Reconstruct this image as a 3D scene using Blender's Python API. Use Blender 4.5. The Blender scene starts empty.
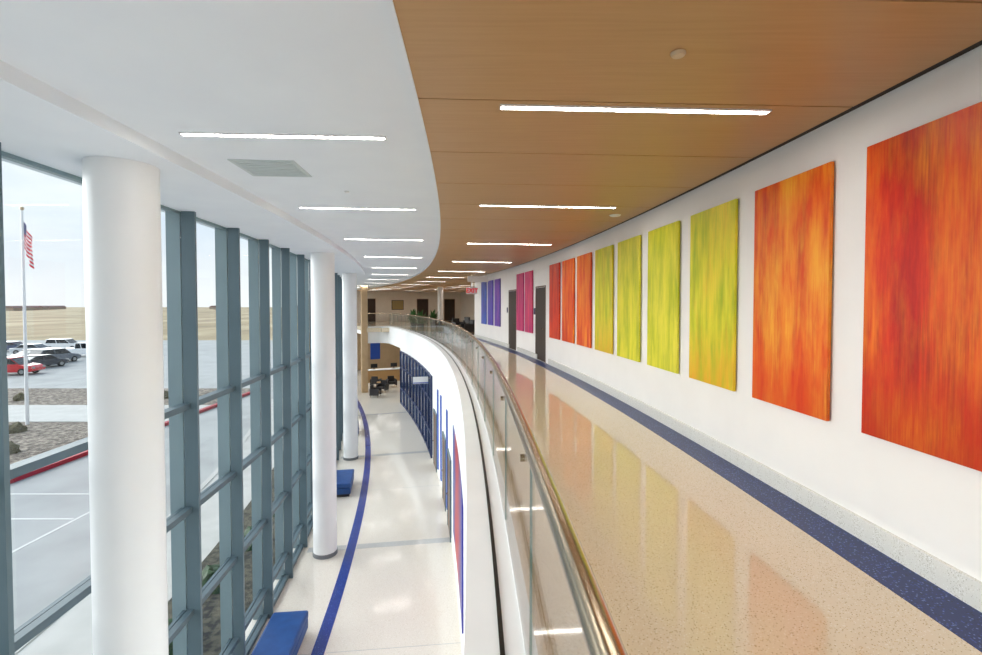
import bpy, math, random
from mathutils import Matrix, Vector
random.seed(4)
scene = bpy.context.scene
R0 = 93.0
EYE = 6.5; UF = 4.8; CZ = 7.94; SZ = 7.83

def lin(h):
    h = h.lstrip('#'); c = [int(h[i:i+2], 16)/255 for i in (0, 2, 4)]
    return tuple([(x/12.92 if x <= .04045 else ((x+.055)/1.055)**2.4) for x in c]+[1.0])

def P(x0, s, z=0.0):
    a = (s+1)/R0; r = R0+x0
    return Vector((-R0+r*math.cos(a), -1+r*math.sin(a), z))
def Fm(x0, s, z=0.0, rot=0.0):
    return Matrix.Translation(P(x0, s, z)) @ Matrix.Rotation((s+1)/R0+rot, 4, 'Z')
def ys(y, x0):
    return (y+1)*R0/(R0+x0)-1

# ------------------------------------------------------------ mesh builder
class MB:
    def __init__(s): s.v = []; s.f = []; s.m = []
    def box(s, x0, x1, y0, y1, z0, z1, m=0, M=None):
        b = len(s.v)
        for z in (z0, z1):
            for (x, y) in ((x0, y0), (x1, y0), (x1, y1), (x0, y1)):
                p = Vector((x, y, z)); s.v.append(tuple(M @ p if M else p))
        for q in ((3,2,1,0),(4,5,6,7),(0,1,5,4),(1,2,6,5),(2,3,7,6),(3,0,4,7)):
            s.f.append(tuple(b+i for i in q)); s.m.append(m)
    def arc(s, xa, xb, z0, z1, s0, s1, m=0, ds=.5):
        n = max(1, int(math.ceil((s1-s0)/ds))); b = len(s.v)
        for i in range(n+1):
            t = s0+(s1-s0)*i/n
            for (x, z) in ((xa, z0), (xb, z0), (xb, z1), (xa, z1)): s.v.append(tuple(P(x, t, z)))
        for i in range(n):
            for k in range(4):
                a0 = b+4*i+k; a1 = b+4*i+(k+1) % 4
                s.f.append((a0, a1, a1+4, a0+4)); s.m.append(m)
        s.f.append((b+3, b+2, b+1, b)); s.m.append(m)
        e = b+4*n; s.f.append((e, e+1, e+2, e+3)); s.m.append(m)
    def sweep(s, path, prof, m=0):
        b = len(s.v); n = len(path); k = len(prof)
        for i, (x, t) in enumerate(path):
            p0 = path[max(0, i-1)]; p1 = path[min(n-1, i+1)]
            d = Vector((p1[0]-p0[0], p1[1]-p0[1])).normalized(); nx, ns = d.y, -d.x
            for (o, z) in prof: s.v.append(tuple(P(x+nx*o, t+ns*o, z)))
        for i in range(n-1):
            for j in range(k):
                a0 = b+k*i+j; a1 = b+k*i+(j+1) % k
                s.f.append((a0, a1, a1+k, a0+k)); s.m.append(m)
        s.f.append(tuple(b+j for j in reversed(range(k)))); s.m.append(m)
        s.f.append(tuple(b+k*(n-1)+j for j in range(k))); s.m.append(m)
    def lathe(s, prof, n=32, m=0, M=None):
        b = len(s.v); k = len(prof)
        for i in range(n):
            a = 2*math.pi*i/n
            for (r, z) in prof:
                p = Vector((r*math.cos(a), r*math.sin(a), z)); s.v.append(tuple(M @ p if M else p))
        for i in range(n):
            j = (i+1) % n
            for q in range(k-1):
                s.f.append((b+i*k+q, b+j*k+q, b+j*k+q+1, b+i*k+q+1)); s.m.append(m)
        s.f.append(tuple(b+i*k for i in reversed(range(n)))); s.m.append(m)
        s.f.append(tuple(b+i*k+k-1 for i in range(n))); s.m.append(m)
    def ext(s, prof, y0, y1, m=0, M=None):   # profile in xz extruded along y
        b = len(s.v); k = len(prof)
        for y in (y0, y1):
            for (x, z) in prof:
                p = Vector((x, y, z)); s.v.append(tuple(M @ p if M else p))
        for j in range(k):
            s.f.append((b+j, b+(j+1) % k, b+k+(j+1) % k, b+k+j)); s.m.append(m)
        s.f.append(tuple(b+j for j in reversed(range(k)))); s.m.append(m)
        s.f.append(tuple(b+k+j for j in range(k))); s.m.append(m)
    def mesh(s, name, mats, smooth=False):
        me = bpy.data.meshes.new(name); me.from_pydata(s.v, [], s.f)
        if not isinstance(mats, (list, tuple)): mats = [mats]
        for mt in mats: me.materials.append(mt)
        for p, mi in zip(me.polygons, s.m): p.material_index = mi
        me.validate(); me.update()
        import bmesh
        bm = bmesh.new(); bm.from_mesh(me); bmesh.ops.recalc_face_normals(bm, faces=bm.faces); bm.to_mesh(me); bm.free()
        if smooth:
            for p in me.polygons: p.use_smooth = True
            try: me.set_sharp_from_angle(angle=math.radians(35))
            except Exception: pass
        return me
    def obj(s, name, mats, M=None, parent=None, smooth=False, bevel=0, **kw):
        return mk(name, s.mesh(name, mats, smooth), M, parent, bevel, **kw)

def mk(name, data, M=None, parent=None, bevel=0, **kw):
    o = bpy.data.objects.new(name, data)
    scene.collection.objects.link(o)
    if parent is not None: o.parent = parent
    if M is not None: o.matrix_basis = M
    if bevel:
        b = o.modifiers.new('bevel', 'BEVEL'); b.width = bevel; b.segments = 3; b.limit_method = 'ANGLE'
    for k, v in kw.items(): o[k] = v
    return o
def empty(name, M, **kw):
    o = mk(name, None, M, **kw); o.empty_display_size = .2; return o
def copy_thing(o, M, **kw):
    c = o.copy(); scene.collection.objects.link(c); c.matrix_basis = M
    for k, v in kw.items(): c[k] = v
    def rec(a, b):
        for ch in [q for q in scene.objects if q.parent == a]:
            d = ch.copy(); scene.collection.objects.link(d); d.parent = b
            d.matrix_parent_inverse = ch.matrix_parent_inverse.copy(); d.matrix_basis = ch.matrix_basis.copy()
            rec(ch, d)
    rec(o, c)
    return c

# ------------------------------------------------------------ materials
def mat(name, col, rough=.5, metal=0, spec=.5, emit=None, es=0, coat=0):
    m = bpy.data.materials.new(name); m.use_nodes = True
    b = m.node_tree.nodes['Principled BSDF']
    b.inputs['Base Color'].default_value = lin(col) if isinstance(col, str) else col
    b.inputs['Roughness'].default_value = rough; b.inputs['Metallic'].default_value = metal
    b.inputs['Specular IOR Level'].default_value = spec
    b.inputs['Coat Weight'].default_value = coat
    if emit:
        b.inputs['Emission Color'].default_value = lin(emit); b.inputs['Emission Strength'].default_value = es
    return m
def nn(m, t, **kw):
    n = m.node_tree.nodes.new(t)
    for k, v in kw.items(): setattr(n, k, v)
    return n
def lk(m, a, b): m.node_tree.links.new(a, b)
def ramp(m, stops, interp='LINEAR'):
    n = nn(m, 'ShaderNodeValToRGB'); e = n.color_ramp; e.interpolation = interp
    while len(e.elements) > 1: e.elements.remove(e.elements[-1])
    e.elements[0].position = stops[0][0]; e.elements[0].color = lin(stops[0][1])
    for p, c in stops[1:]:
        q = e.elements.new(p); q.color = lin(c)
    return n
def noise_mat(name, stops, scale=(1,1,1), nscale=5, detail=4, rough=.5, spec=.5, loc=(0,0,0), bump=0, coat=0, metal=0):
    m = mat(name, stops[0][1], rough, metal, spec, coat=coat); b = m.node_tree.nodes['Principled BSDF']
    tc = nn(m, 'ShaderNodeTexCoord'); mp = nn(m, 'ShaderNodeMapping')
    mp.inputs['Scale'].default_value = scale; mp.inputs['Location'].default_value = loc
    no = nn(m, 'ShaderNodeTexNoise'); no.inputs['Scale'].default_value = nscale; no.inputs['Detail'].default_value = detail
    lk(m, tc.outputs['Object'], mp.inputs['Vector']); lk(m, mp.outputs[0], no.inputs['Vector'])
    r = ramp(m, stops); lk(m, no.outputs['Fac'], r.inputs[0]); lk(m, r.outputs[0], b.inputs['Base Color'])
    if bump:
        bp = nn(m, 'ShaderNodeBump'); bp.inputs['Strength'].default_value = bump; bp.inputs['Distance'].default_value = .02
        lk(m, no.outputs['Fac'], bp.inputs['Height']); lk(m, bp.outputs[0], b.inputs['Normal'])
    return m
def terrazzo(name, base, chips, scale=45, rough=.12, amount=.3, spec=.5):
    m = mat(name, base, rough, 0, spec); b = m.node_tree.nodes['Principled BSDF']
    tc = nn(m, 'ShaderNodeTexCoord'); vo = nn(m, 'ShaderNodeTexVoronoi'); vo.inputs['Scale'].default_value = scale
    lk(m, tc.outputs['Object'], vo.inputs['Vector'])
    sep = nn(m, 'ShaderNodeSeparateColor'); lk(m, vo.outputs['Color'], sep.inputs[0])
    r = ramp(m, [(0, chips[0]), (.33, chips[1]), (.66, chips[2])], 'CONSTANT'); lk(m, sep.outputs[1], r.inputs[0])
    a = nn(m, 'ShaderNodeMath', operation='LESS_THAN'); a.inputs[1].default_value = amount; lk(m, sep.outputs[0], a.inputs[0])
    d = nn(m, 'ShaderNodeMath', operation='LESS_THAN'); d.inputs[1].default_value = .42; lk(m, vo.outputs['Distance'], d.inputs[0])
    mu = nn(m, 'ShaderNodeMath', operation='MULTIPLY'); lk(m, a.outputs[0], mu.inputs[0]); lk(m, d.outputs[0], mu.inputs[1])
    mx = nn(m, 'ShaderNodeMix', data_type='RGBA'); mx.inputs[6].default_value = lin(base)
    lk(m, mu.outputs[0], mx.inputs[0]); lk(m, r.outputs[0], mx.inputs[7]); lk(m, mx.outputs[2], b.inputs['Base Color'])
    return m
def glass(name, tint='#e8f2f0', refl=.5):
    m = bpy.data.materials.new(name); m.use_nodes = True; nt = m.node_tree; nt.nodes.clear()
    out = nn(m, 'ShaderNodeOutputMaterial'); t = nn(m, 'ShaderNodeBsdfTransparent'); g = nn(m, 'ShaderNodeBsdfGlossy')
    t.inputs[0].default_value = lin(tint); g.inputs['Roughness'].default_value = .02
    fr = nn(m, 'ShaderNodeFresnel'); fr.inputs[0].default_value = 1.45
    mu = nn(m, 'ShaderNodeMath', operation='MULTIPLY'); mu.inputs[1].default_value = refl
    mix = nn(m, 'ShaderNodeMixShader')
    lk(m, fr.outputs[0], mu.inputs[0]); lk(m, mu.outputs[0], mix.inputs[0]); lk(m, t.outputs[0], mix.inputs[1]); lk(m, g.outputs[0], mix.inputs[2])
    lk(m, mix.outputs[0], out.inputs[0]); return m

M_white = noise_mat('white_plaster', [(.3, '#eeeeee'), (.7, '#f2f2f2')], nscale=3, rough=.6, spec=.3)
M_ceil = noise_mat('ceiling_paint', [(.3, '#e6eaf0'), (.7, '#eaeef3')], nscale=2, rough=.55, spec=.3)
M_wall = noise_mat('gallery_wall_paint', [(.3, '#f3f1f0'), (.7, '#f7f5f4')], nscale=2, rough=.5, spec=.35)
M_wood = noise_mat('veneer_ceiling', [(.2, '#b38b5a'), (.5, '#b99160'), (.8, '#be9666')], scale=(.6, 14, 1), nscale=3, detail=6, rough=.4, spec=.4)
M_dark = mat('gap_shade_dark', '#2b2622', .8)
M_reveal = mat('grey_reveal', '#6f7276', .6)
M_terr = terrazzo('tan_terrazzo', '#e4d3b6', ['#f0e7da', '#b2966c', '#cfb488'], 120, .045, .32, .85)
M_terrb = terrazzo('blue_terrazzo', '#122766', ['#6c82c4', '#0c1436', '#3c54aa'], 80, .3, .4, .35)
M_terrw = terrazzo('pale_terrazzo_base', '#eae8e2', ['#d2cec4', '#faf9f6', '#c2bdb2'], 130, .25, .4)
M_terrl = terrazzo('cream_terrazzo', '#dfd8cd', ['#f0ebe1', '#c8bdae', '#d4c8b6'], 70, .09, .3)
M_terrband = terrazzo('grey_band_terrazzo', '#bfbfbd', ['#d6d6d4', '#aaacae', '#b8b8b4'], 60, .1, .3)
M_terrlb = terrazzo('royal_blue_terrazzo', '#143488', ['#3f67b8', '#122a66', '#2d4fa0'], 50, .2, .3)
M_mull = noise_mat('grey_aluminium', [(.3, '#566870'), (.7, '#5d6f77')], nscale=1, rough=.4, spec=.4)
M_mull_daylit = noise_mat('daylit_grey_aluminium', [(.3, '#7f9096'), (.7, '#86979d')], nscale=1, rough=.4, spec=.5)  # outer fin parts coloured paler to stand for daylight on them
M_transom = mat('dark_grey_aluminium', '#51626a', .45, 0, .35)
M_glass = glass('window_glass', '#fbfefe', .04)
M_rglass = glass('rail_glass', '#fdfefe', .35)
M_gedge = mat('polished_glass_edge', '#7f968e', .2)
M_col = noise_mat('column_paint', [(.3, '#e8e8e9'), (.7, '#ededed')], nscale=1.5, rough=.35, spec=.4)
M_steel = noise_mat('brushed_bronze_steel', [(.3, '#b8aa94'), (.7, '#beb09a')], scale=(1, 1, 1), nscale=2, rough=.2, metal=1)
M_shoe = mat('dark_bronze', '#2a2622', .35, .6)
M_light = mat('lit_diffuser', '#ffffff', .5, emit='#fffaf2', es=31)
M_house = mat('fixture_housing', '#e8e8e8', .5)
M_bench = noise_mat('blue_vinyl', [(.3, '#0f3f7c'), (.7, '#154a8a')], nscale=6, rough=.45)
M_black = mat('black_base', '#17181a', .5)
M_brown = noise_mat('brown_door', [(.3, '#5b4030'), (.7, '#6b4c38')], scale=(8, 8, .6), nscale=3, rough=.4)
M_doord = mat('dark_brown_door', '#33241a', .5)
M_navy = mat('navy_frame', '#1d2c56', .4)
M_tan = noise_mat('tan_wall', [(.3, '#c2a47e'), (.7, '#ccae88')], nscale=2, rough=.6)
M_beige = noise_mat('beige_wall', [(.3, '#ddd4c6'), (.7, '#e3dbcf')], nscale=2, rough=.6)

# ------------------------------------------------------------ shell
S = dict(kind='structure')
END = 50.0; BK = -7.0; JOIN = 24.8; TURN = 36.5; TR_ = .8; FB = 3.65
bl = MB(); bl.arc(-4.4, 12.2, -.25, 0, BK, END+.2)
bl.obj('floor', M_terrl, label='cream polished terrazzo lower lobby floor', category='floor', **S)
ub = MB()
ub.arc(.15, 2.8, 4.5, UF, BK, JOIN)
ub.arc(.15, 12, 4.5, UF, JOIN, TURN)
ub.arc(-.6, 12, 4.5, UF, TURN, TURN+.55)
ub.arc(-1.6, 12, 4.5, UF, TURN+.55, END)
ub.obj('floor.001', M_terr, label='tan polished terrazzo floor of the upper walkway', category='floor', **S)
o = MB(); o.arc(2.46, 2.775, UF, UF+.003, BK, JOIN)
o.obj('trim_1', M_terrb, label='blue speckled terrazzo border strip along the wall', category='floor border', **S)
o = MB(); o.arc(2.775, 2.8, UF, UF+.16, BK, 13.35); o.arc(2.775, 2.8, UF, UF+.16, 14.6, 17.15); o.arc(2.775, 2.8, UF, UF+.16, 18.4, JOIN)
o.obj('baseboard_right', M_terrw, label='pale speckled terrazzo base along the gallery wall', category='baseboard', **S)
o = MB(); o.arc(2.8, 3.0, UF, CZ+.1, BK, JOIN)
o.obj('wall_right', M_wall, label='long curved white gallery wall', category='wall', **S)
o = MB(); o.arc(3.0, 12, UF, CZ+.1, JOIN-.15, JOIN)
o.obj('wall_right_return', M_beige, label='beige wall behind the gallery', category='wall', **S)
o = MB(); o.arc(12, 12.2, 0, CZ+.1, JOIN-.15, END)
o.obj('wall_right_far', M_beige, label='beige side wall of the far lobby', category='wall', **S)
o = MB(); o.arc(-4.4, 12.2, 3.9, CZ+.1, END, END+.2)
o.obj('wall_far', M_beige, label='beige far lobby wall upstairs', category='wall', **S)
o = MB(); o.arc(-4.4, 12.2, 0, 3.9, END, END+.2)
o.obj('wall_far_lower', M_tan, label='warm tan far wall of the lower lobby', category='wall', **S)
o = MB(); o.arc(-4.4, 3.0, 0, CZ+.1, BK-.2, BK)
o.obj('wall_back', M_white, label='white end wall', category='wall', **S)
o = MB(); o.arc(-.02, .15, 0, 4.5, BK, 32.6)
o.obj('wall_lower', M_white, label='curved white wall under the balcony', category='wall', **S)
o = MB(); o.arc(-.02, 12, 0, 4.5, 32.6, 32.8)
o.obj('wall_lower_return', M_tan, label='warm tan wall facing the lower lobby', category='wall', **S)
# ceilings
o = MB(); o.arc(-2.8, -.43, CZ, CZ+.15, BK, END)
o.obj('ceiling', M_ceil, label='smooth white curved ceiling band', category='ceiling', **S)
o = MB(); o.arc(-4.34, -2.8, SZ, CZ+.15, BK, END)
o.obj('ceiling.001', M_ceil, label='lower white soffit along the windows', category='ceiling', **S)
o = MB(); ss = 3.36-3*1.15*3; g = .007
while ss < END:
    x1 = 2.7 if ss < JOIN-1 else 12
    o.arc(-.4, x1, CZ-.02, CZ, ss+g, min(ss+1.15, END)-g); ss += 1.15
o.obj('ceiling.002', M_wood, label='honey wood veneer panel ceiling with thin seams', category='ceiling', **S)
o = MB(); o.arc(-.43, 12, CZ+.005, CZ+.15, BK, END)
o.obj('ceiling.003', M_dark, label='dark backing painted as shade behind the wood panel gaps', category='ceiling', **S)  # dark colour stands for shade in the seams and wall-side gap
o = MB(); o.arc(-.43, -.4, CZ-.03, CZ+.004, BK, END)
o.obj('trim_2', M_ceil, label='white edge trim between plaster and wood ceiling', category='trim', **S)
o = MB(); o.arc(-1.55, 12, 4.2, 4.49, TURN+1.0, END); o.arc(.35, 12, 4.2, 4.49, 32.8, TURN+1.0)
o.obj('ceiling.004', M_white, label='white ceiling of the lower lobby', category='ceiling', **S)

# balcony path
PX = -.07
path = [(PX, BK+i*.5) for i in range(int((TURN-BK)/.5)+1)]
for i in range(1, 10):
    t = math.radians(i*10); path.append((PX-TR_+TR_*math.cos(t), TURN+TR_*math.sin(t)))
path += [(-1.2, TURN+TR_), (-1.5, TURN+TR_)]
o = MB(); o.sweep(path, [(0, FB), (.34, FB), (.34, 4.9), (0, 4.9)])
o.obj('trim_3', M_white, label='white curved balcony fascia and curb', category='balcony edge', smooth=True, **S)

# lower floor inlays
o = MB(); o.arc(-2.82, -2.58, 0, .004, BK, 38)
o.obj('trim_4', M_terrlb, label='royal blue curved terrazzo stripe in the floor', category='floor stripe', **S)
k = 5
for s_ in (5.0, 13.2, 21.4, 29.6):
    o = MB(); o.arc(-2.56, -.03, 0, .003, s_-.13, s_+.13); o.arc(-3.82, -2.84, 0, .003, s_-.13, s_+.13)
    o.obj('trim_%d' % k, M_terrband, label='pale grey terrazzo band crossing the cream floor', category='floor band', **S); k += 1
for s_ in (9.1, 17.3, 25.5):
    o = MB(); o.arc(-2.56, -.03, 0, .002, s_-.006, s_+.006); o.arc(-3.82, -2.84, 0, .002, s_-.006, s_+.006)
    o.obj('trim_%d' % k, M_terrband, label='thin divider joint in the terrazzo floor', category='floor joint', **S); k += 1
o = MB(); o.arc(-.035, -.02, 0, .12, BK, 32.6)
o.obj('baseboard_lower', M_terrw, label='pale base along the lower wall', category='baseboard', **S)

# ------------------------------------------------------------ facade windows
BAY = 1.48*1.04; s_m = ys(6.87, -3.85)-BAY*9; n = 1; GX = -4.06
while s_m < BK: s_m += BAY
TR = [.06, .6, 2.05, 3.55, 5.05]
while s_m < END-1:
    w = .026
    # slender intermediate pairs next to every main fin, as on the real facade
    e0, e1 = s_m, s_m+BAY
    o = MB()
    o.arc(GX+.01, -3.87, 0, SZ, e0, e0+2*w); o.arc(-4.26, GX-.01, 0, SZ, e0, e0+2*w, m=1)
    for z in TR:
        h = .042
        o.arc(GX+.01, -3.96, z-h, z+h, e0+2*w, e1, m=2); o.arc(-4.12, GX-.01, z-h*.8, z+h*.8, e0+2*w, e1, m=2)
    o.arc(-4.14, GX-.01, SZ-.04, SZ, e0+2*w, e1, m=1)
    wo = o.obj('window_%d' % n, [M_mull, M_mull_daylit, M_transom], label='tall blue-grey aluminium curtain wall bay with a deep fin', category='window', group='curtain wall bays', **S)
    o = MB(); o.arc(GX-.008, GX+.008, .02, SZ-.001, e0+w, e1+w)
    o.obj('glass_pane', M_glass, parent=wo)
    n += 1
    s_m += BAY

# ------------------------------------------------------------ columns
def column(M, first=False):
    e = empty('column', M, label='round white painted full-height column beside the windows', category='column', group='round lobby columns')
    o = MB(); o.lathe([(.295, .1), (.295, 2.395)], 48); o.lathe([(.291, 2.393), (.291, 2.407)], 48); o.lathe([(.295, 2.405), (.295, 7.14)], 48); o.lathe([(.291, 7.13), (.291, 7.16)], 48); o.lathe([(.295, 7.15), (.295, SZ-.001)], 48)
    o.obj('shaft', M_col, parent=e, smooth=True)
    o = MB(); o.lathe([(.31, 0), (.31, .095), (.3, .1)], 48); o.obj('base_ring', M_reveal, parent=e, smooth=True)
    return e
col = column(Fm(-3.34, 4.83))
for s_, x_ in ((-3.3, -3.34), (12.95, -3.33), (21.2, -3.4), (29.4, -3.4), (37.5, -3.4)): copy_thing(col, Fm(x_, s_))

# ------------------------------------------------------------ railing
rail = empty('railing', Fm(-.0, 3, UF), label='curved glass balcony railing with brushed bronze-toned steel handrail', category='railing')
inv = rail.matrix_basis.inverted()
def child(o_, name, mats, smooth=False, **kw):
    return o_.obj(name, mats, M=inv, parent=rail, smooth=smooth, **kw)
c = []; rr = .033
for i in range(24):
    t = 2*math.pi*i/24; c.append((.30+rr*math.cos(t), 5.87+rr*math.sin(t)))
o = MB(); o.sweep(path, c); child(o, 'handrail', M_steel, True)
o = MB(); o.sweep(path, [(.165, 4.9), (.188, 4.9), (.188, 4.91), (.165, 4.91)]); child(o, 'ledge_strip', M_shoe, True)
o = MB(); o.sweep(path, [(.280, 4.9), (.296, 4.9), (.296, 4.915), (.280, 4.915)]); child(o, 'base_channel', M_house, True)
i = 0; stepn = 3
br = None
while i < len(path)-1:
    j = min(i+stepn, len(path)-1)
    sub = path[i:j+1]
    a = list(sub[0]); b_ = list(sub[-1])
    d = Vector((sub[1][0]-a[0], sub[1][1]-a[1])).normalized(); d2 = Vector((b_[0]-sub[-2][0], b_[1]-sub[-2][1])).normalized()
    sub = [(a[0]+d.x*.006, a[1]+d.y*.006)]+list(sub[1:-1])+[(b_[0]-d2.x*.006, b_[1]-d2.y*.006)]
    o = MB(); o.sweep(sub, [(.283, 4.915), (.293, 4.915), (.293, 5.832), (.283, 5.832)])
    o.m[-1] = 1; o.m[-2] = 1
    child(o, 'glass_panel', [M_rglass, M_gedge])
    if j-i == stepn:
        q = (path[i][0]+d.x*.33, path[i][1]+d.y*.33); nx, ns = d.y, -d.x
        Mb = inv @ Fm(q[0]+nx*.288, q[1]+ns*.288, 5.75, math.atan2(d.y, d.x)-math.pi/2)
        if br is None:
            o = MB(); o.lathe([(.018, -.016), (.018, .016)], 20, M=Matrix.Rotation(math.pi/2, 4, 'Y'))
            o.box(.012, .024, -.006, .006, -.006, .1)
            br = o.obj('bracket', M_steel, M=Mb, parent=rail, smooth=True)
        else:
            d_ = br.copy(); scene.collection.objects.link(d_); d_.parent = rail; d_.matrix_basis = Mb
    i = j

# ------------------------------------------------------------ ceiling lights
def light_fixture(L, M, lab, grp):
    e = empty('ceiling_light', M, label=lab, category='ceiling light', group=grp)
    o = MB(); h = L/2
    o.box(-h-.01, h+.01, -.038, -.027, -.012, 0); o.box(-h-.01, h+.01, .027, .038, -.012, 0); o.box(-h-.01, -h, -.027, .027, -.012, 0); o.box(h, h+.01, -.027, .027, -.012, 0)
    o.obj('housing', M_house, parent=e)
    o = MB(); o.box(-h, h, -.027, .027, -.009, -.001); o.obj('diffuser', M_light, parent=e)
    return e
l1 = None
for y in (4.12, 7.2, 10.6, 14.5, 18.7, 23, 27.5, 32, 36.5, 41):
    M = Fm(-1.61, ys(y, -1.6), CZ)
    if not l1: l1 = light_fixture(1.68, M, 'slim linear lit fixture recessed in the white ceiling', 'white ceiling linear lights')
    else: copy_thing(l1, M)
copy_thing(l1, Fm(-1.63, .3, CZ)); copy_thing(l1, Fm(-1.63, -3.6, CZ))
l2 = None
for y in (3.52, 6.95, 11.2, 15.9, 20.5, 25, 29.5, 34, 38.5):
    M = Fm(1.16+(.06 if y > 8 else 0), ys(y, 1.2), CZ-.02)
    if not l2: l2 = light_fixture(1.96, M, 'slim linear lit fixture set in the wood ceiling', 'wood ceiling linear lights')
    else: copy_thing(l2, M)
copy_thing(l2, Fm(1.22, -.2, CZ-.02)); copy_thing(l2, Fm(1.22, -3.8, CZ-.02))
for (x, s_) in ((5.5, 26.5), (5.5, 29), (5.5, 31.5), (5.5, 34), (5.5, 37), (5.5, 40), (5.5, 43), (9, 29), (9, 33), (9, 38), (9, 43), (1.2, 41.5), (1.2, 44.5), (5.5, 47.5), (9, 47.5), (1.2, 48)): copy_thing(l2, Fm(x, s_, CZ-.02))  # extra fixtures added to brighten the dark far upper lobby
for (x, s_) in ((-.6, 38.5), (-.6, 41), (-.6, 43), (-.6, 46), (2, 35), (2, 37.5), (2, 40), (2, 43), (2, 46.5), (5, 37), (5, 43)): copy_thing(l1, Fm(x, s_, 4.2), label='slim linear lit fixture in the lower lobby ceiling', group='lower lobby lights')

o = MB(); o.box(-.32, .32, -.3, .3, -.008, 0)
for q in range(9): o.box(-.28, .28, -.26+q*.062, -.235+q*.062, -.014, -.008)
o.obj('air_grille', mat('grille_grey', '#c4cccc', .5), M=Fm(-2.1, ys(5.1, -2.2), CZ), label='square light grey air return grille in the white ceiling', category='air vent')
def disc(name, M, r, lab, cat, mt=None):
    o = MB(); o.lathe([(r, 0), (r, -.006), (r*.8, -.018), (r*.3, -.022)], 24); o.obj(name, mt or M_house, M=M, smooth=True, label=lab, category=cat)
disc('cover_plate', Fm(1.13, ys(2.74, 1), CZ-.02), .042, 'small round pale cover on the wood ceiling', 'cover plate', mat('tan_cover', '#d0b896', .5))
disc('smoke_detector', Fm(2.35, ys(7.6, 2), CZ-.02), .09, 'round white smoke detector on the wood ceiling', 'smoke detector')
disc('sprinkler_head', Fm(-1.55, ys(6.1, -2), CZ), .03, 'small white sprinkler cover in the white ceiling', 'sprinkler')

# ------------------------------------------------------------ paintings
def paint(name, stops, glow, dark, loc, glowamt=.85, bottom=None):
    m = mat(name, stops[0][1], .4, 0, .35); b = m.node_tree.nodes['Principled BSDF']
    tc = nn(m, 'ShaderNodeTexCoord')
    def nz(scale, sc, det, l, rg=.6, dist=0):
        mp = nn(m, 'ShaderNodeMapping'); mp.inputs['Scale'].default_value = scale; mp.inputs['Location'].default_value = l
        no = nn(m, 'ShaderNodeTexNoise'); no.inputs['Scale'].default_value = sc; no.inputs['Detail'].default_value = det; no.inputs['Roughness'].default_value = rg; no.inputs['Distortion'].default_value = dist
        lk(m, tc.outputs['Object'], mp.inputs[0]); lk(m, mp.outputs[0], no.inputs['Vector']); return no
    def mix(f, a, bcol):
        mx = nn(m, 'ShaderNodeMix', data_type='RGBA'); lk(m, f, mx.inputs[0]); lk(m, a, mx.inputs[6]); mx.inputs[7].default_value = lin(bcol); return mx.outputs[2]
    def mul(a, b2=None, v=1):
        mu = nn(m, 'ShaderNodeMath', operation='MULTIPLY'); lk(m, a, mu.inputs[0])
        if b2 is not None: lk(m, b2, mu.inputs[1])
        else: mu.inputs[1].default_value = v
        return mu.outputs[0]
    base = nz((1, 5.5, .8), 1.4, 10, loc, .6, 0); r = ramp(m, stops); lk(m, base.outputs['Fac'], r.inputs[0])
    c2 = nz((1, 2.6, .9), 1.1, 7, (loc[0]+5, loc[1]+3, loc[2]), .56, 0); r2 = ramp(m, [(.42, '#000000'), (.62, '#ffffff')]); lk(m, c2.outputs['Fac'], r2.inputs[0])
    st = nz((1, 32, 1.6), 1.3, 6, (loc[0]+9, loc[1], loc[2]), .65); r3 = ramp(m, [(.35, '#8e8e8e'), (.61, '#ffffff')]); lk(m, st.outputs['Fac'], r3.inputs[0])
    g_ = mul(mul(r2.outputs[0], r3.outputs[0]), v=glowamt)
    out = mix(g_, r.outputs[0], glow)
    c4 = nz((1, 3.2, .75), 1.2, 8, (loc[0]-7, loc[1]-3, loc[2]), .58, 0); r4 = ramp(m, [(.52, '#000000'), (.73, '#ffffff')]); lk(m, c4.outputs['Fac'], r4.inputs[0])
    s2 = nz((1, 40, 1.5), 1.2, 5, (loc[0]-9, loc[1], loc[2]), .65); r5 = ramp(m, [(.38, '#505050'), (.64, '#ffffff')]); lk(m, s2.outputs['Fac'], r5.inputs[0])
    out = mix(mul(mul(r4.outputs[0], r5.outputs[0]), v=.75), out, dark)
    if bottom:
        sx = nn(m, 'ShaderNodeSeparateXYZ'); lk(m, tc.outputs['Object'], sx.inputs[0])
        ma = nn(m, 'ShaderNodeMapRange'); ma.inputs[1].default_value = -.35; ma.inputs[2].default_value = -1.1; lk(m, sx.outputs[2], ma.inputs[0])
        r6 = ramp(m, [(.3, '#555555'), (.6, '#ffffff')]); lk(m, base.outputs['Fac'], r6.inputs[0])
        out = mix(mul(mul(ma.outputs[0], r6.outputs[0]), v=.8), out, bottom)
    lk(m, out, b.inputs['Base Color'])
    return m
RED1 = [(.3, '#a81004'), (.45, '#cc1e06'), (.56, '#e03408'), (.7, '#f0600e')]
RED = [(.3, '#a81004'), (.45, '#cc1e06'), (.56, '#dc3408'), (.7, '#ee6010')]
ORG = [(.3, '#cc2a06'), (.45, '#e44a0a'), (.56, '#f06c10'), (.7, '#fa9c26')]
LIM = [(.3, '#a8bc18'), (.45, '#c8cc24'), (.56, '#dedc2e'), (.7, '#f4e84c')]
MAG = [(.3, '#961458'), (.5, '#c42470'), (.7, '#dc4c72')]
PUR = [(.3, '#382a92'), (.5, '#5a44b0'), (.7, '#804eb8')]
BLU = [(.3, '#263a94'), (.5, '#3e60be'), (.7, '#647ed0')]
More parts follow.
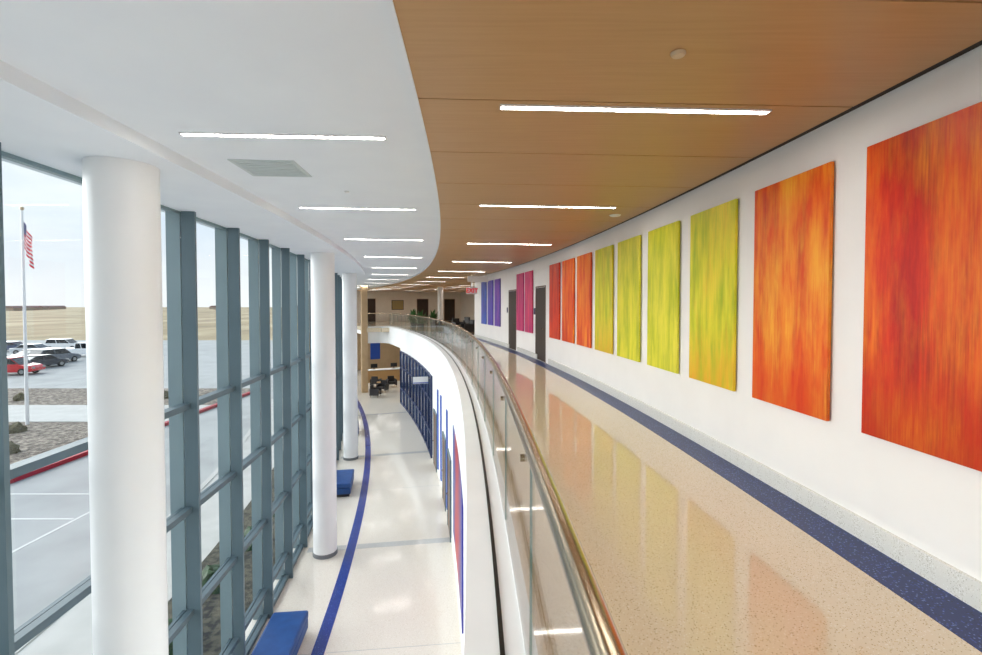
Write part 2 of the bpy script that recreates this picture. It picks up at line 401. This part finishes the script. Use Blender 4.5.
plist = [(2.935, RED1, '#f68e1a', '#860a02', 'red abstract streaked canvas panel', .75, '#a81004'), (4.25, ORG, '#fdba34', '#bc1806', 'orange and red abstract canvas panel', .8, '#d02408'),
         (5.56, LIM, '#fae03a', '#e09a1c', 'lime and yellow abstract canvas panel', .9, '#ec9420'), (6.87, LIM, '#f8ec50', '#96ae14', 'lime green abstract canvas panel', .9, None),
         (8.17, LIM, '#f6e848', '#9cb018', 'yellow-green abstract canvas panel', .9, None), (9.42, LIM, '#f4d43a', '#b8961c', 'golden green abstract canvas panel', .85, '#e0a020'),
         (10.68, ORG, '#f48a20', '#cc2808', 'orange abstract canvas panel', .8, None), (11.9, ORG, '#ec6014', '#c01c0a', 'orange-red abstract canvas panel', .8, None),
         (13.13, RED, '#e85020', '#b01010', 'red abstract canvas panel', .8, None), (16.05, MAG, '#e05060', '#741064', 'magenta abstract canvas panel', .8, None),
         (17.25, MAG, '#d0407c', '#821478', 'deep magenta abstract canvas panel', .8, None), (20.9, PUR, '#a04ab0', '#2a2080', 'purple abstract canvas panel', .8, None),
         (22.2, PUR, '#5060c8', '#2a2080', 'violet blue abstract canvas panel', .8, None), (23.5, BLU, '#6a5ac0', '#1c2470', 'blue abstract canvas panel', .8, None)]
for i, (y, stp, gl, dk, lab, ga, bt) in enumerate(plist):
    o = MB(); o.box(-.03, 0, -.49, .49, -1.015, 1.015)
    M = Fm(2.785, ys(y, 2.8), 6.6)
    p = o.obj('painting', paint('abstract_paint_%d' % i, stp, gl, dk, (i*3.1+1, i*1.7, i*2.3), ga, bt), M=M, bevel=.004, label=lab+' on the white wall', category='painting', group='abstract gallery panels')
    for z in (-.75, .75):
        o = MB(); o.box(0, .015, -.4, .4, z-.05, z+.05); o.obj('mounting_rail', M_steel, parent=p)

# doors on right wall
for i, y in enumerate((14.72, 18.5)):
    e = mk('door_%d' % (i+1), None, Fm(2.8, ys(y, 2.8), UF), label='dark brown wooden door in a dark frame', category='door', kind='structure')
    o = MB(); o.box(-.012, .05, -.58, -.54, 0, 2.28); o.box(-.012, .05, .54, .58, 0, 2.28); o.box(-.012, .05, -.54, .54, 2.24, 2.28); o.obj('door_frame', M_brown, parent=e)
    o = MB(); o.box(-.006, .03, -.53, .53, .01, 2.23); l = o.obj('door_leaf', M_doord, parent=e)
    o = MB(); o.box(-.07, -.055, -.45, -.33, .98, 1.0); o.box(-.06, -.018, -.46, -.44, .98, 1.0); o.obj('handle', M_steel, parent=e)
for y, z in ((15.42, 6.3), (19.3, 6.3)):
    o = MB(); o.box(-.012, 0, -.08, .08, -.1, .1); o.obj('room_sign', M_navy, M=Fm(2.8, ys(y, 2.8), z), label='small navy plaque beside a door', category='sign')

# ------------------------------------------------------------ benches
def bench(M):
    e = empty('bench', M, label='low rectangular blue upholstered bench by the windows', category='bench', group='blue lobby benches')
    o = MB(); o.box(-.33, .33, -.75, .75, .1, .3); o.obj('body', M_bench, parent=e, bevel=.02)
    o = MB(); o.box(-.34, .34, -.76, .76, .305, .46); o.obj('cushion', M_bench, parent=e, bevel=.04)
    o = MB(); o.box(-.28, .28, -.7, .7, 0, .1); o.obj('plinth', M_black, parent=e)
    return e
b0 = bench(Fm(-3.36, ys(8.6, -3.4), 0))
copy_thing(b0, Fm(-3.45, ys(16.9, -3.4), 0)); copy_thing(b0, Fm(-3.36, .8, 0)); copy_thing(b0, Fm(-3.45, 25.6, 0))

# ------------------------------------------------------------ lower wall features
def mural_mat():
    m = mat('mural_stripes', '#b02040', .35); b = m.node_tree.nodes['Principled BSDF']
    tc = nn(m, 'ShaderNodeTexCoord'); sx = nn(m, 'ShaderNodeSeparateXYZ'); lk(m, tc.outputs['Object'], sx.inputs[0])
    no = nn(m, 'ShaderNodeTexNoise'); no.inputs['Scale'].default_value = .8; lk(m, tc.outputs['Object'], no.inputs['Vector'])
    ad = nn(m, 'ShaderNodeMath', operation='MULTIPLY_ADD'); ad.inputs[1].default_value = .22; ad.inputs[2].default_value = .38; lk(m, sx.outputs[1], ad.inputs[0])
    a2 = nn(m, 'ShaderNodeMath', operation='MULTIPLY_ADD'); a2.inputs[1].default_value = .25; lk(m, no.outputs['Fac'], a2.inputs[0]); lk(m, ad.outputs[0], a2.inputs[2])
    r = ramp(m, [(0, '#1c3a9c'), (.2, '#3a2a8c'), (.35, '#7a1a5c'), (.5, '#a8142c'), (.68, '#b42018'), (.8, '#30308c'), (.95, '#1c4c9c')]); lk(m, a2.outputs[0], r.inputs[0]); lk(m, r.outputs[0], b.inputs['Base Color']); return m
mm = mural_mat()
LW = -.02
base = Fm(LW-.01, 10, 2.0)
o = MB(); o.arc(LW-.03, LW, .8, 3.5, 8.2, 12.0)
o.obj('wall_mural', mm, M=base, label='long curved mural panel in red, purple and blue', category='mural').data.transform(base.inverted())
def low_door(nm, s_, mt, w=.5, h=2.2):
    e = mk(nm, None, Fm(LW, s_, 0), label='brown wooden door in the lower wall', category='door', kind='structure')
    o = MB(); o.box(-.05, 0, -w-.06, -w, 0, h+.06); o.box(-.05, 0, w, w+.06, 0, h+.06); o.box(-.05, 0, -w, w, h, h+.06); o.obj('door_frame', M_mull, parent=e)
    o = MB(); o.box(-.035, 0, -w, w, .01, h); o.obj('door_leaf', mt, parent=e)
    o = MB(); o.box(-.09, -.075, w-.2, w-.08, .98, 1.0); o.box(-.08, -.035, w-.1, w-.08, .98, 1.0); o.obj('handle', M_steel, parent=e)
low_door('door_3', 13.6, M_brown); low_door('door_4', 15.6, M_brown); low_door('door_5', 19.2, M_brown)
M_blue = mat('blue_panel', '#2a55b8', .35)
for s_ in (14.6, 17.0, 18.2):
    o = MB(); o.box(-.04, 0, -.14, .14, .3, 3.3); o.obj('wall_panel', M_blue, M=Fm(LW, s_, 0), label='tall blue accent panel on the lower wall', category='wall panel', group='blue accent panels')
M_sfglass = noise_mat('storefront_glass', [(.4, '#27344e'), (.55, '#4c5e7c'), (.65, '#7c8ba0')], nscale=1.1, rough=.06, spec=.8)
s_ = 20.4; k = 0
while s_ < 31.3:
    e = mk('window_%d' % n, None, Fm(LW, s_+.6, 0), label='navy framed storefront glazing under the balcony', category='window', kind='structure', group='storefront bays'); n += 1
    o = MB(); o.box(-.09, 0, -.6, -.55, 0, 3.5); o.box(-.09, 0, .55, .6, 0, 3.5)
    for z in (.05, 1.0, 2.4, 3.45): o.box(-.08, 0, -.55, .55, z-.03, z+.03)
    o.obj('frame', M_navy, parent=e)
    o = MB(); o.box(-.03, -.02, -.55, .55, .02, 3.45); o.obj('glass_pane', M_sfglass, parent=e)
    s_ += 1.2
e = empty('hanging_sign', Fm(-.44, 21.3, 3.2), label='small white double-sided sign hanging under the balcony edge', category='sign')
o = MB(); o.box(-.33, .33, -.02, .02, -.15, .15); o.obj('board', M_white, parent=e, bevel=.004)
o = MB(); o.box(-.33, .33, -.024, -.02, -.13, -.09); o.obj('stripe', M_blue, parent=e)
o = MB(); o.box(.33, .42, -.01, .01, .08, .12); o.obj('arm', M_steel, parent=e)

# ------------------------------------------------------------ far lobby
o = MB(); o.arc(-1.95, -1.52, 0, CZ-.03, TURN+.7, TURN+1.2)
o.obj('wall_pier', M_tan, label='tan square pier at the end of the balcony', category='pier', **S)
def frame_pic(x0, z, w, h, colr):
    e = empty('picture_frame', Fm(x0, END-.03, z), label='dark framed picture on the beige wall', category='picture')
    o = MB(); o.box(-w/2, w/2, -.03, 0, -h/2, h/2); o.obj('frame', M_doord, parent=e)
    o = MB(); o.box(-w/2+.06, w/2-.06, -.04, -.03, -h/2+.06, h/2-.06); o.obj('print', mat('print', colr, .5), parent=e)
frame_pic(4.6, 6.5, 1.3, 1.0, '#a08a5a')
for i, x in enumerate((1.6, 7.4, 10.6)):
    e = mk('door_%d' % (6+i), None, Fm(x, END, UF), label='dark doorway in the far beige wall', category='door', kind='structure')
    o = MB(); o.box(-.65, -.6, -.06, 0, 0, 2.35); o.box(.6, .65, -.06, 0, 0, 2.35); o.box(-.6, .6, -.06, 0, 2.3, 2.35); o.obj('door_frame', M_brown, parent=e)
    o = MB(); o.box(-.6, .6, -.03, 0, .01, 2.3); o.obj('door_leaf', M_doord, parent=e)
e = empty('column', Fm(4.2, 37.5, UF), label='slender round white column in the upper lobby', category='column')
o = MB(); o.lathe([(.22, .08), (.22, CZ-.02-UF)], 32); o.obj('shaft', M_col, parent=e, smooth=True)
o = MB(); o.lathe([(.235, 0), (.235, .08)], 32); o.obj('base_ring', M_reveal, parent=e, smooth=True)
M_exit = mat('exit_red', '#d00800', .5, emit='#ff1000', es=.25)
HC = CZ-.02
def exitsign():
    e = empty('exit_sign', Fm(2.0, 22.0, 7.16), label='white exit sign with red letters hanging from the wood ceiling', category='exit sign')
    o = MB(); o.box(-.26, .26, -.03, .03, -.15, .15); o.obj('housing', M_house, parent=e)
    o = MB(); o.box(-.02, .02, -.02, .02, .15, HC-7.16); o.obj('stem', M_house, parent=e)
    tcu = bpy.data.curves.new('exit_text', 'FONT'); tcu.body = 'EXIT'; tcu.size = .27; tcu.align_x = 'CENTER'; tcu.align_y = 'CENTER'; tcu.extrude = .003; tcu.offset = .008
    to = bpy.data.objects.new('tmp', tcu); scene.collection.objects.link(to); bpy.context.view_layer.update()
    tm = bpy.data.meshes.new_from_object(to.evaluated_get(bpy.context.evaluated_depsgraph_get())); bpy.data.objects.remove(to)
    tm.materials.clear(); tm.materials.append(M_exit)
    mk('lettering', tm, Matrix.Translation((0, -.034, 0)) @ Matrix.Rotation(math.pi/2, 4, 'X'), e)
exitsign()
e = empty('hanging_sign', Fm(1.9, 20.2, 7.6), label='blank white directional sign hanging from the wood ceiling', category='sign')
o = MB(); o.box(-.45, .45, -.02, .02, -.12, .12); o.obj('board', M_white, parent=e, bevel=.004)
for x in (-.35, .35):
    o = MB(); o.box(x-.006, x+.006, -.006, .006, .12, HC-7.6); o.obj('hanger_rod', M_steel, parent=e)
M_leaf = noise_mat('leaf_green', [(.3, '#2a5024'), (.7, '#467a38')], nscale=8, rough=.5)
def plant(M):
    e = empty('potted_plant', M, label='leafy green plant in a dark round pot', category='plant', group='lobby plants')
    o = MB(); o.lathe([(.17, 0), (.23, .4), (.25, .42), (.22, .43), (.2, .38)], 24); o.obj('pot', M_black, parent=e, smooth=True)
    o = MB(); rnd = random.Random(3)
    for i in range(70):
        a = rnd.uniform(0, 6.28); el = rnd.uniform(.25, 1.45); L = rnd.uniform(.7, 1.5); w = rnd.uniform(.06, .1); pts = []
        for t in range(6):
            u = t/5; rr_ = L*.7*u*math.cos(el); zz = .38+L*(u*math.sin(el)-.25*u*u)
            wd = w*math.sin(math.pi*min(1, u*.9+.1)); c_ = Vector((rr_*math.cos(a), rr_*math.sin(a), zz)); sd = Vector((-math.sin(a), math.cos(a), 0))*wd; pts.append((c_-sd, c_+sd))
        b = len(o.v)
        for p, q in pts: o.v += [tuple(p), tuple(q)]
        for t in range(5): o.f.append((b+2*t, b+2*t+1, b+2*t+3, b+2*t+2)); o.m.append(0)
    o.obj('foliage', M_leaf, parent=e); return e
p0 = plant(Fm(1.4, 32.8, UF)); copy_thing(p0, Fm(1.4, 35.0, UF)); copy_thing(p0, Fm(3.2, 36.2, UF)); copy_thing(p0, Fm(3.6, 43, UF)); copy_thing(p0, Fm(-2.7, 41.5, 0))
M_chair = mat('dark_leather', '#2d2a2c', .45)
def chair(M, grp):
    e = empty('armchair', M, label='boxy dark upholstered lobby armchair', category='chair', group=grp)
    o = MB(); o.box(-.26, .26, -.3, .22, .25, .44); o.obj('seat', M_chair, parent=e, bevel=.03)
    o = MB(); o.box(-.26, .26, .22, .34, .25, .85); o.obj('backrest', M_chair, parent=e, bevel=.03)
    for sx in (-1, 1):
        o = MB(); o.box(min(sx*.27, sx*.37), max(sx*.27, sx*.37), -.32, .34, .15, .62); o.obj('armrest', M_chair, parent=e, bevel=.02)
    for sx in (-1, 1):
        for sy in (-.26, .28):
            o = MB(); o.box(sx*.32-.02, sx*.32+.02, sy-.02, sy+.02, 0, .16); o.obj('leg', M_steel, parent=e)
    return e
c0 = chair(Fm(1.6, 26.6, UF, 1.2), 'upper lobby armchairs')
for (x, s_, r) in ((1.5, 27.9, 1.7), (3.0, 27.0, -1.5), (3.2, 30, .3), (5, 33, 2)): copy_thing(c0, Fm(x, s_, UF, r))
for (x, s_, r) in ((-.5, 37.0, -.6), (.6, 38.9, 0), (-.5, 39.6, 2.6), (-1.3, 35.2, 1.1)): copy_thing(c0, Fm(x, s_, 0, r), group='lower lobby armchairs')
def table(M):
    e = empty('side_table', M, label='small round wooden side table between armchairs', category='table')
    o = MB(); o.lathe([(.32, .5), (.33, .52), (.33, .54)], 32); o.obj('top', M_wood, parent=e, smooth=True)
    o = MB(); o.lathe([(.2, 0), (.2, .02), (.03, .04), (.03, .5)], 24); o.obj('pedestal', M_steel, parent=e, smooth=True)
table(Fm(-.35, 38.4, 0)); table(Fm(2.3, 27.3, UF))
e = empty('reception_desk', Fm(1.0, 42, 0), label='warm wood reception desk with pale counter', category='desk')
o = MB(); o.box(-2, 2, -.3, .3, 0, 1.0); o.obj('body', M_wood, parent=e, bevel=.01)
o = MB(); o.box(-2.08, 2.08, -.38, .36, 1.0, 1.06); o.obj('counter', M_white, parent=e, bevel=.01)
for x in (-1.1, .6):
    e = empty('computer_monitor', Fm(1.0+x, 42.1, 1.06), label='black computer monitor on the reception counter', category='monitor', group='desk monitors')
    o = MB(); o.box(-.28, .28, -.02, .02, .12, .46); o.obj('screen', M_black, parent=e, bevel=.005)
    o = MB(); o.box(-.03, .03, .0, .03, .0, .14); o.box(-.12, .12, -.08, .1, 0, .012); o.obj('stand', M_black, parent=e)
o = MB(); o.box(-.5, .5, -.03, 0, -1.0, 1.0); o.obj('wall_panel', M_blue, M=Fm(2.2, END-.01, 2.0), label='blue accent panel on the tan lobby wall', category='wall panel', group='lobby accent panels')
e = mk('door_9', None, Fm(-3.2, 39.4, 0), label='dark glazed entrance vestibule doors', category='door', kind='structure')
o = MB()
for x in (-.55, 0, .55): o.box(x-.04, x+.04, -.05, .05, 0, 3.6)
for z in (.05, 2.3, 3.6): o.box(-.55, .55, -.05, .05, z-.05, z+.05)
o.obj('frame', M_navy, parent=e)
o = MB(); o.box(-.52, .52, -.01, .01, .05, 3.55); o.obj('glass_pane', M_sfglass, parent=e)

# ------------------------------------------------------------ exterior
def flat(nm, pts, z, mt, lab, cat):
    me = bpy.data.meshes.new(nm); me.from_pydata([(x, y, z) for x, y in pts], [], [tuple(range(len(pts)))]); me.materials.append(mt); me.update()
    return mk(nm, me, label=lab, category=cat, kind='structure')
M_field = noise_mat('dry_grass', [(.35, '#7f6e50'), (.5, '#9d8b69'), (.65, '#b3a180')], scale=(1, .35, 1), nscale=.06, detail=12, rough=.9)
M_asph = noise_mat('concrete_paving', [(.35, '#9a9b99'), (.65, '#a8a9a7')], nscale=.5, detail=8, rough=.85)
M_conc = noise_mat('pale_concrete', [(.35, '#b3b1ac'), (.65, '#bebcb7')], nscale=1.2, detail=8, rough=.85)
M_grav = noise_mat('gravel', [(.35, '#463c34'), (.5, '#72665a'), (.65, '#9e9284')], nscale=5, detail=8, rough=.95, bump=.5)
M_mulch = noise_mat('dark_groundcover', [(.4, '#2c2c26'), (.6, '#555244')], nscale=7, detail=8, rough=.95, bump=.6)
flat('ground', [(-1500, -200), (300, -200), (300, 1500), (-1500, 1500)], -.3, M_field, 'dry tan prairie stretching to the horizon', 'ground')
flat('ground.001', [(-110, -60), (14, -60), (14, 92), (-110, 92)], -.26, M_asph, 'pale concrete drive and parking lot', 'pavement')
o = MB(); o.box(-75, -18.4, 18, 27, -.255, -.12); o.obj('planting_bed', M_grav, label='gravel landscape bed beside the drive', category='landscaping')
o = MB(); o.box(-75, -18.4, 31.5, 38, -.255, -.12); o.obj('planting_bed', M_grav, label='gravel landscape bed beside the parked cars', category='landscaping')
o = MB(); o.box(-75, -18.4, 27, 31.5, -.255, -.09); o.obj('walkway', M_conc, label='pale concrete walkway crossing the gravel bed', category='walkway')
M_redc = mat('red_curb_paint', '#a81c2c', .6)
o = MB(); o.box(-18.4, -18.15, 17.75, 38, -.255, -.08); o.obj('curb', M_redc, label='red painted fire lane curb along the drive', category='curb')
o = MB(); o.box(-75, -18.4, 17.75, 18, -.255, -.08); o.obj('curb', M_redc, label='red painted curb edging the gravel bed', category='curb')
o = MB(); o.arc(-6.4, -4.45, -.255, -.08, -6, 36); o.obj('planting_bed', M_mulch, label='dark groundcover bed along the glass facade', category='landscaping')
o = MB(); o.arc(-8.4, -6.4, -.255, -.1, -6, 38); o.obj('walkway', M_conc, label='pale sidewalk along the building', category='walkway')
o = MB(); o.arc(-8.6, -8.4, -.255, -.08, -6, 38); o.obj('curb', M_conc, label='pale concrete curb beside the drive', category='curb')
M_line = mat('line_paint', '#cfcfcb', .7)
for i in range(5):
    o = MB(); o.box(-17.6, -13.2, -.045, .045, -.258, -.253)
    o.obj('parking_line', M_line, M=Matrix.Translation((0, 9.0+i*2.0, 0)) @ Matrix.Rotation(0, 4, 'Z'), label='white painted line on the pavement', category='road marking', group='pavement lines')
o = MB(); o.box(-13.15, -13.05, 8, 18, -.258, -.253); o.obj('parking_line', M_line, label='long white painted line on the pavement', category='road marking', group='pavement lines')
M_shrub = noise_mat('dry_shrub', [(.3, '#4a4430'), (.7, '#6a6244')], nscale=10, rough=.9)
import bmesh
def blob(nm, seed, mt, sx, sz):
    bm = bmesh.new(); bmesh.ops.create_icosphere(bm, subdivisions=3, radius=1); rnd = random.Random(seed)
    from mathutils import noise
    for v in bm.verts:
        f = 1+.35*noise.noise(v.co*2.5+Vector((seed, 0, 0)))+.15*noise.noise(v.co*7); v.co = Vector((v.co.x*f*sx, v.co.y*f*sx, max(0, v.co.z*f*sz)))
    me = bpy.data.meshes.new(nm); bm.to_mesh(me); bm.free(); me.materials.append(mt); return me
shm = [blob('shrub', i, M_shrub, .4, .45) for i in range(3)]
for i in range(14):
    x = -20-i*1.6; y = 19.5+(i*37 % 7)*.9 if i % 2 else 32.5+(i*29 % 7)*.8
    mk('shrub', shm[i % 3], Matrix.Translation((x, y, -.12)) @ Matrix.Rotation(i*1.3, 4, 'Z'), label='small dry shrub in the gravel bed', category='shrub', group='dry shrubs')
M_leafd = noise_mat('shrub_leaf', [(.3, '#1c3318'), (.7, '#30502a')], nscale=8, rough=.6)
shd = blob('shrub', 9, M_leafd, .4, .4)
for i in range(7):
    mk('shrub', shd, Matrix.Translation(P(-5.4+random.uniform(-.4, .4), 3.5+i*2.1, -.08)), label='low dark green shrub outside the glass', category='shrub', group='facade shrubs')
# flag
M_pole = mat('pole_white', '#f0f0f0', .4)
fp = empty('flagpole', Matrix.Translation((-25.75, 26.5, -.12)), label='tall white flagpole flying a limp American flag', category='flagpole')
o = MB(); o.lathe([(.09, 0), (.055, 11.8)], 16); o.obj('pole', M_pole, parent=fp, smooth=True)
o = MB(); o.lathe([(.01, 11.8), (.08, 11.85), (.1, 11.92), (.08, 12.0), (.01, 12.04)], 16); o.obj('finial', M_steel, parent=fp, smooth=True)
NX, NZ = 26, 26; vs = []; fs = []; ms = []
for i in range(NX+1):
    u = i/NX
    for j in range(NZ+1):
        v = j/NZ
        zz = 11.2-v*1.45-1.15*u**.9; xx = .08+.52*u**.9*(1-.15*v)+.03*math.sin(u*14); yy = .12*math.sin(u*11+v*2)*u
        vs.append((xx, yy, zz))
for i in range(NX):
    for j in range(NZ):
        a = i*(NZ+1)+j; fs.append((a, a+1, a+NZ+2, a+NZ+1))
        ms.append(1 if (i < 9 and j < 12) else (0 if (j//2) % 2 == 0 else 2))
me = bpy.data.meshes.new('flag'); me.from_pydata(vs, [], fs)
for m_ in (mat('flag_red', '#e0142c', .7), mat('flag_blue', '#303e80', .7), mat('flag_white', '#f6f6f6', .7)): me.materials.append(m_)
for p, q in zip(me.polygons, ms): p.material_index = q
me.update(); fl = mk('flag', me, None, fp, label='red, white and blue American flag')
o = MB()
for i in range(1, 9, 2):
    for j in range(1, 12, 2):
        p = Vector(vs[i*(NZ+1)+j]); b = len(o.v)
        pts = []
        for q in range(10):
            r_ = .03 if q % 2 == 0 else .013; t = math.pi*q/5+math.pi/2; pts.append((p.x+r_*math.cos(t), p.y-.012, p.z+r_*math.sin(t)))
        o.v += pts; o.f.append(tuple(range(b, b+10))); o.m.append(0)
so = o.obj('stars', M_line, parent=fl); so['kind'] = 'stuff'

# cars
M_cg = mat('car_glass', '#1a2026', .08, 0, .8); M_tire = mat('tyre', '#151515', .8); M_hub = mat('hubcap', '#9a9c9e', .3, 1)
def car(M, colr, lab, pickup=False, suv=False):
    cm = mat('car_paint', colr, .25, 0, .6, coat=.5)
    e = empty('car', M, label=lab, category='car', group='parked cars')
    L = 2.8 if pickup else 2.3; W = .95; H = 1.05 if (pickup or suv) else .9
    o = MB()
    if pickup: pr = [(-L, .5), (-L, 1.1), (-.6, 1.12), (1.1, 1.12), (2.6, 1.0), (L, .8), (L, .45), (L-.2, .38), (-L+.2, .4)]
    else: pr = [(-L, .5), (-L+.05, H), (-L+.5, H+.05), (1.0, H+.02), (L-.3, H-.15), (L, .65), (L, .4), (L-.2, .3), (-L+.2, .3)]
    o.ext(pr, -W, W); o.obj('body', cm, parent=e, bevel=.06)
    o = MB(); zt = 1.85 if pickup else (1.7 if suv else 1.42)
    x0, x1, x2, x3 = (-.7, 1.35, .8, -.55) if pickup else ((-L+.1, 1.25, .55, -L+.4) if suv else (-1.8, 1.3, .5, -1.0))
    o.ext([(x0, H), (x1, H), (x2, zt-.06), (x3, zt-.06)], -W+.1, W-.1); o.obj('windows', M_cg, parent=e, bevel=.04)
    o = MB(); o.box(x3-.05, x2+.05, -W+.12, W-.12, zt-.08, zt)
    for xa in (x0+.1, (x0+x1)/2-.1, x1-.1):
        xt = x3+(x2-x3)*((xa-x0)/(x1-x0)); 
        for sy in (-1, 1): o.ext([(xa-.04, H-.02), (xa+.04, H-.02), (xt+.04, zt-.05), (xt-.04, zt-.05)], sy*(W-.085)-.01, sy*(W-.085)+.01)
    o.obj('roof', cm, parent=e, bevel=.02)
    for x in (-L+.85, L-.85):
        for sy in (-1, 1):
            Mw = Matrix.Translation((x, sy*(W-.08), .34)) @ Matrix.Rotation(math.pi/2, 4, 'X')
            o = MB(); o.lathe([(.2, -.11), (.34, -.1), (.34, .1), (.2, .11)], 20); o.lathe([(.19, -.115), (.19, .115)], 16, m=1); o.obj('wheel', [M_tire, M_hub], M=Mw, parent=e, smooth=True)
    for sy in (-1, 1):
        o = MB(); o.box(L-.02, L+.02, min(sy*(W-.1), sy*(W-.4)), max(sy*(W-.1), sy*(W-.4)), .62, .78); o.obj('headlight', M_hub, parent=e)
G = -.26
cars = [(-46.6, 46.5, '#c8101c', 'small red hatchback parked outdoors', .2, 0, 1), (-48.5, 51.5, '#2a2f3a', 'dark grey car parked outdoors', 1.4, 0, 0), (-51, 56, '#6a7078', 'grey suv parked outdoors', 1.4, 0, 1),
        (-55, 58, '#3a4658', 'slate blue car parked outdoors', 1.4, 0, 0), (-53.5, 63, '#f2f4f6', 'white pickup truck parked outdoors', .15, 1, 0), (-63, 66, '#c8ccd0', 'silver car parked outdoors', .2, 0, 0),
        (-58, 52, '#8a1824', 'dark red sedan parked outdoors', 1.4, 0, 0), (-64, 72, '#f0f0f0', 'white van-like suv parked outdoors', .2, 0, 1), (-70, 70, '#384868', 'blue car parked outdoors', .2, 0, 0)]
for x, y, c_, lab, r, pk, sv in cars: car(Matrix.Translation((x, y, G)) @ Matrix.Rotation(r, 4, 'Z'), c_, lab, bool(pk), bool(sv))
M_roof = mat('hazed_roof_brown', '#85706a', .8); M_br = mat('house_brick', '#a4988a', .8)  # roof tone lightened to paint in distance haze
def house(M, w, d, h):
    e = empty('house', M, label='distant low house with brown pitched roof', category='house', group='distant houses')
    o = MB(); o.box(-w/2, w/2, -d/2, d/2, 0, h); o.obj('walls', M_br, parent=e)
    o = MB(); o.ext([(-w/2-.5, h), (w/2+.5, h), (w*.3, h+2.4), (-w*.3, h+2.4)], -d/2-.5, d/2+.5); o.obj('roof', M_roof, parent=e); return e
h0 = house(Matrix.Translation((-560, 560, -.3)), 18, 12, 3.4)
for i in range(38):
    copy_thing(h0, Matrix.Translation((-860+i*24+(i*13 % 5), 610+(i*53 % 11)*18, -.3)) @ Matrix.Rotation((i % 5-2)*.1, 4, 'Z'))

# ------------------------------------------------------------ world & light
w = bpy.data.worlds.new('World'); scene.world = w; w.use_nodes = True; nt = w.node_tree
bg = nt.nodes['Background']; tc = nt.nodes.new('ShaderNodeTexCoord'); sx = nt.nodes.new('ShaderNodeSeparateXYZ'); nt.links.new(tc.outputs['Generated'], sx.inputs[0])
cr = nt.nodes.new('ShaderNodeValToRGB'); e_ = cr.color_ramp.elements
e_[0].position = 0; e_[0].color = lin('#f0f0f2'); e_[1].position = .6; e_[1].color = lin('#a6c4e8')
x_ = e_.new(.14); x_.color = lin('#dce6f2'); nt.links.new(sx.outputs[2], cr.inputs[0])
mp = nt.nodes.new('ShaderNodeMapping'); mp.inputs['Scale'].default_value = (1, 1, 4); nt.links.new(tc.outputs['Generated'], mp.inputs[0])
no = nt.nodes.new('ShaderNodeTexNoise'); no.inputs['Scale'].default_value = 2.5; no.inputs['Detail'].default_value = 6; nt.links.new(mp.outputs[0], no.inputs['Vector'])
c2 = nt.nodes.new('ShaderNodeValToRGB'); c2.color_ramp.elements[0].position = .42; c2.color_ramp.elements[1].position = .68; nt.links.new(no.outputs['Fac'], c2.inputs[0])
mx = nt.nodes.new('ShaderNodeMix'); mx.data_type = 'RGBA'; mx.inputs[7].default_value = lin('#fafbfc'); nt.links.new(c2.outputs[0], mx.inputs[0]); nt.links.new(cr.outputs[0], mx.inputs[6])
nt.links.new(mx.outputs[2], bg.inputs[0]); bg.inputs[1].default_value = .86
def sky_fill(direction, energy, angle, colr):
    sl = bpy.data.lights.new('sky_fill', 'SUN'); sl.energy = energy; sl.angle = angle; sl.color = colr
    so_ = bpy.data.objects.new('sky_fill', sl); scene.collection.objects.link(so_)
    so_.rotation_euler = Vector(direction).to_track_quat('-Z', 'Y').to_euler()
sky_fill((.9, -.12, -.26), 5.4, math.radians(85), (1.0, .985, .96))  # very broad lamp added in place of skylight through the facade

cam = bpy.data.cameras.new('camera'); cam.lens = 17.6; cam.sensor_width = 36; cam.clip_start = .02; cam.clip_end = 3000; cam.shift_y = -.0101
co = bpy.data.objects.new('camera', cam); scene.collection.objects.link(co); co.location = (0, 0, EYE); co.rotation_euler = (math.radians(88.5), 0, 0)
scene.camera = co
scene.view_settings.view_transform = 'Standard'
scene.view_settings.look = 'None'
scene.view_settings.exposure = .44
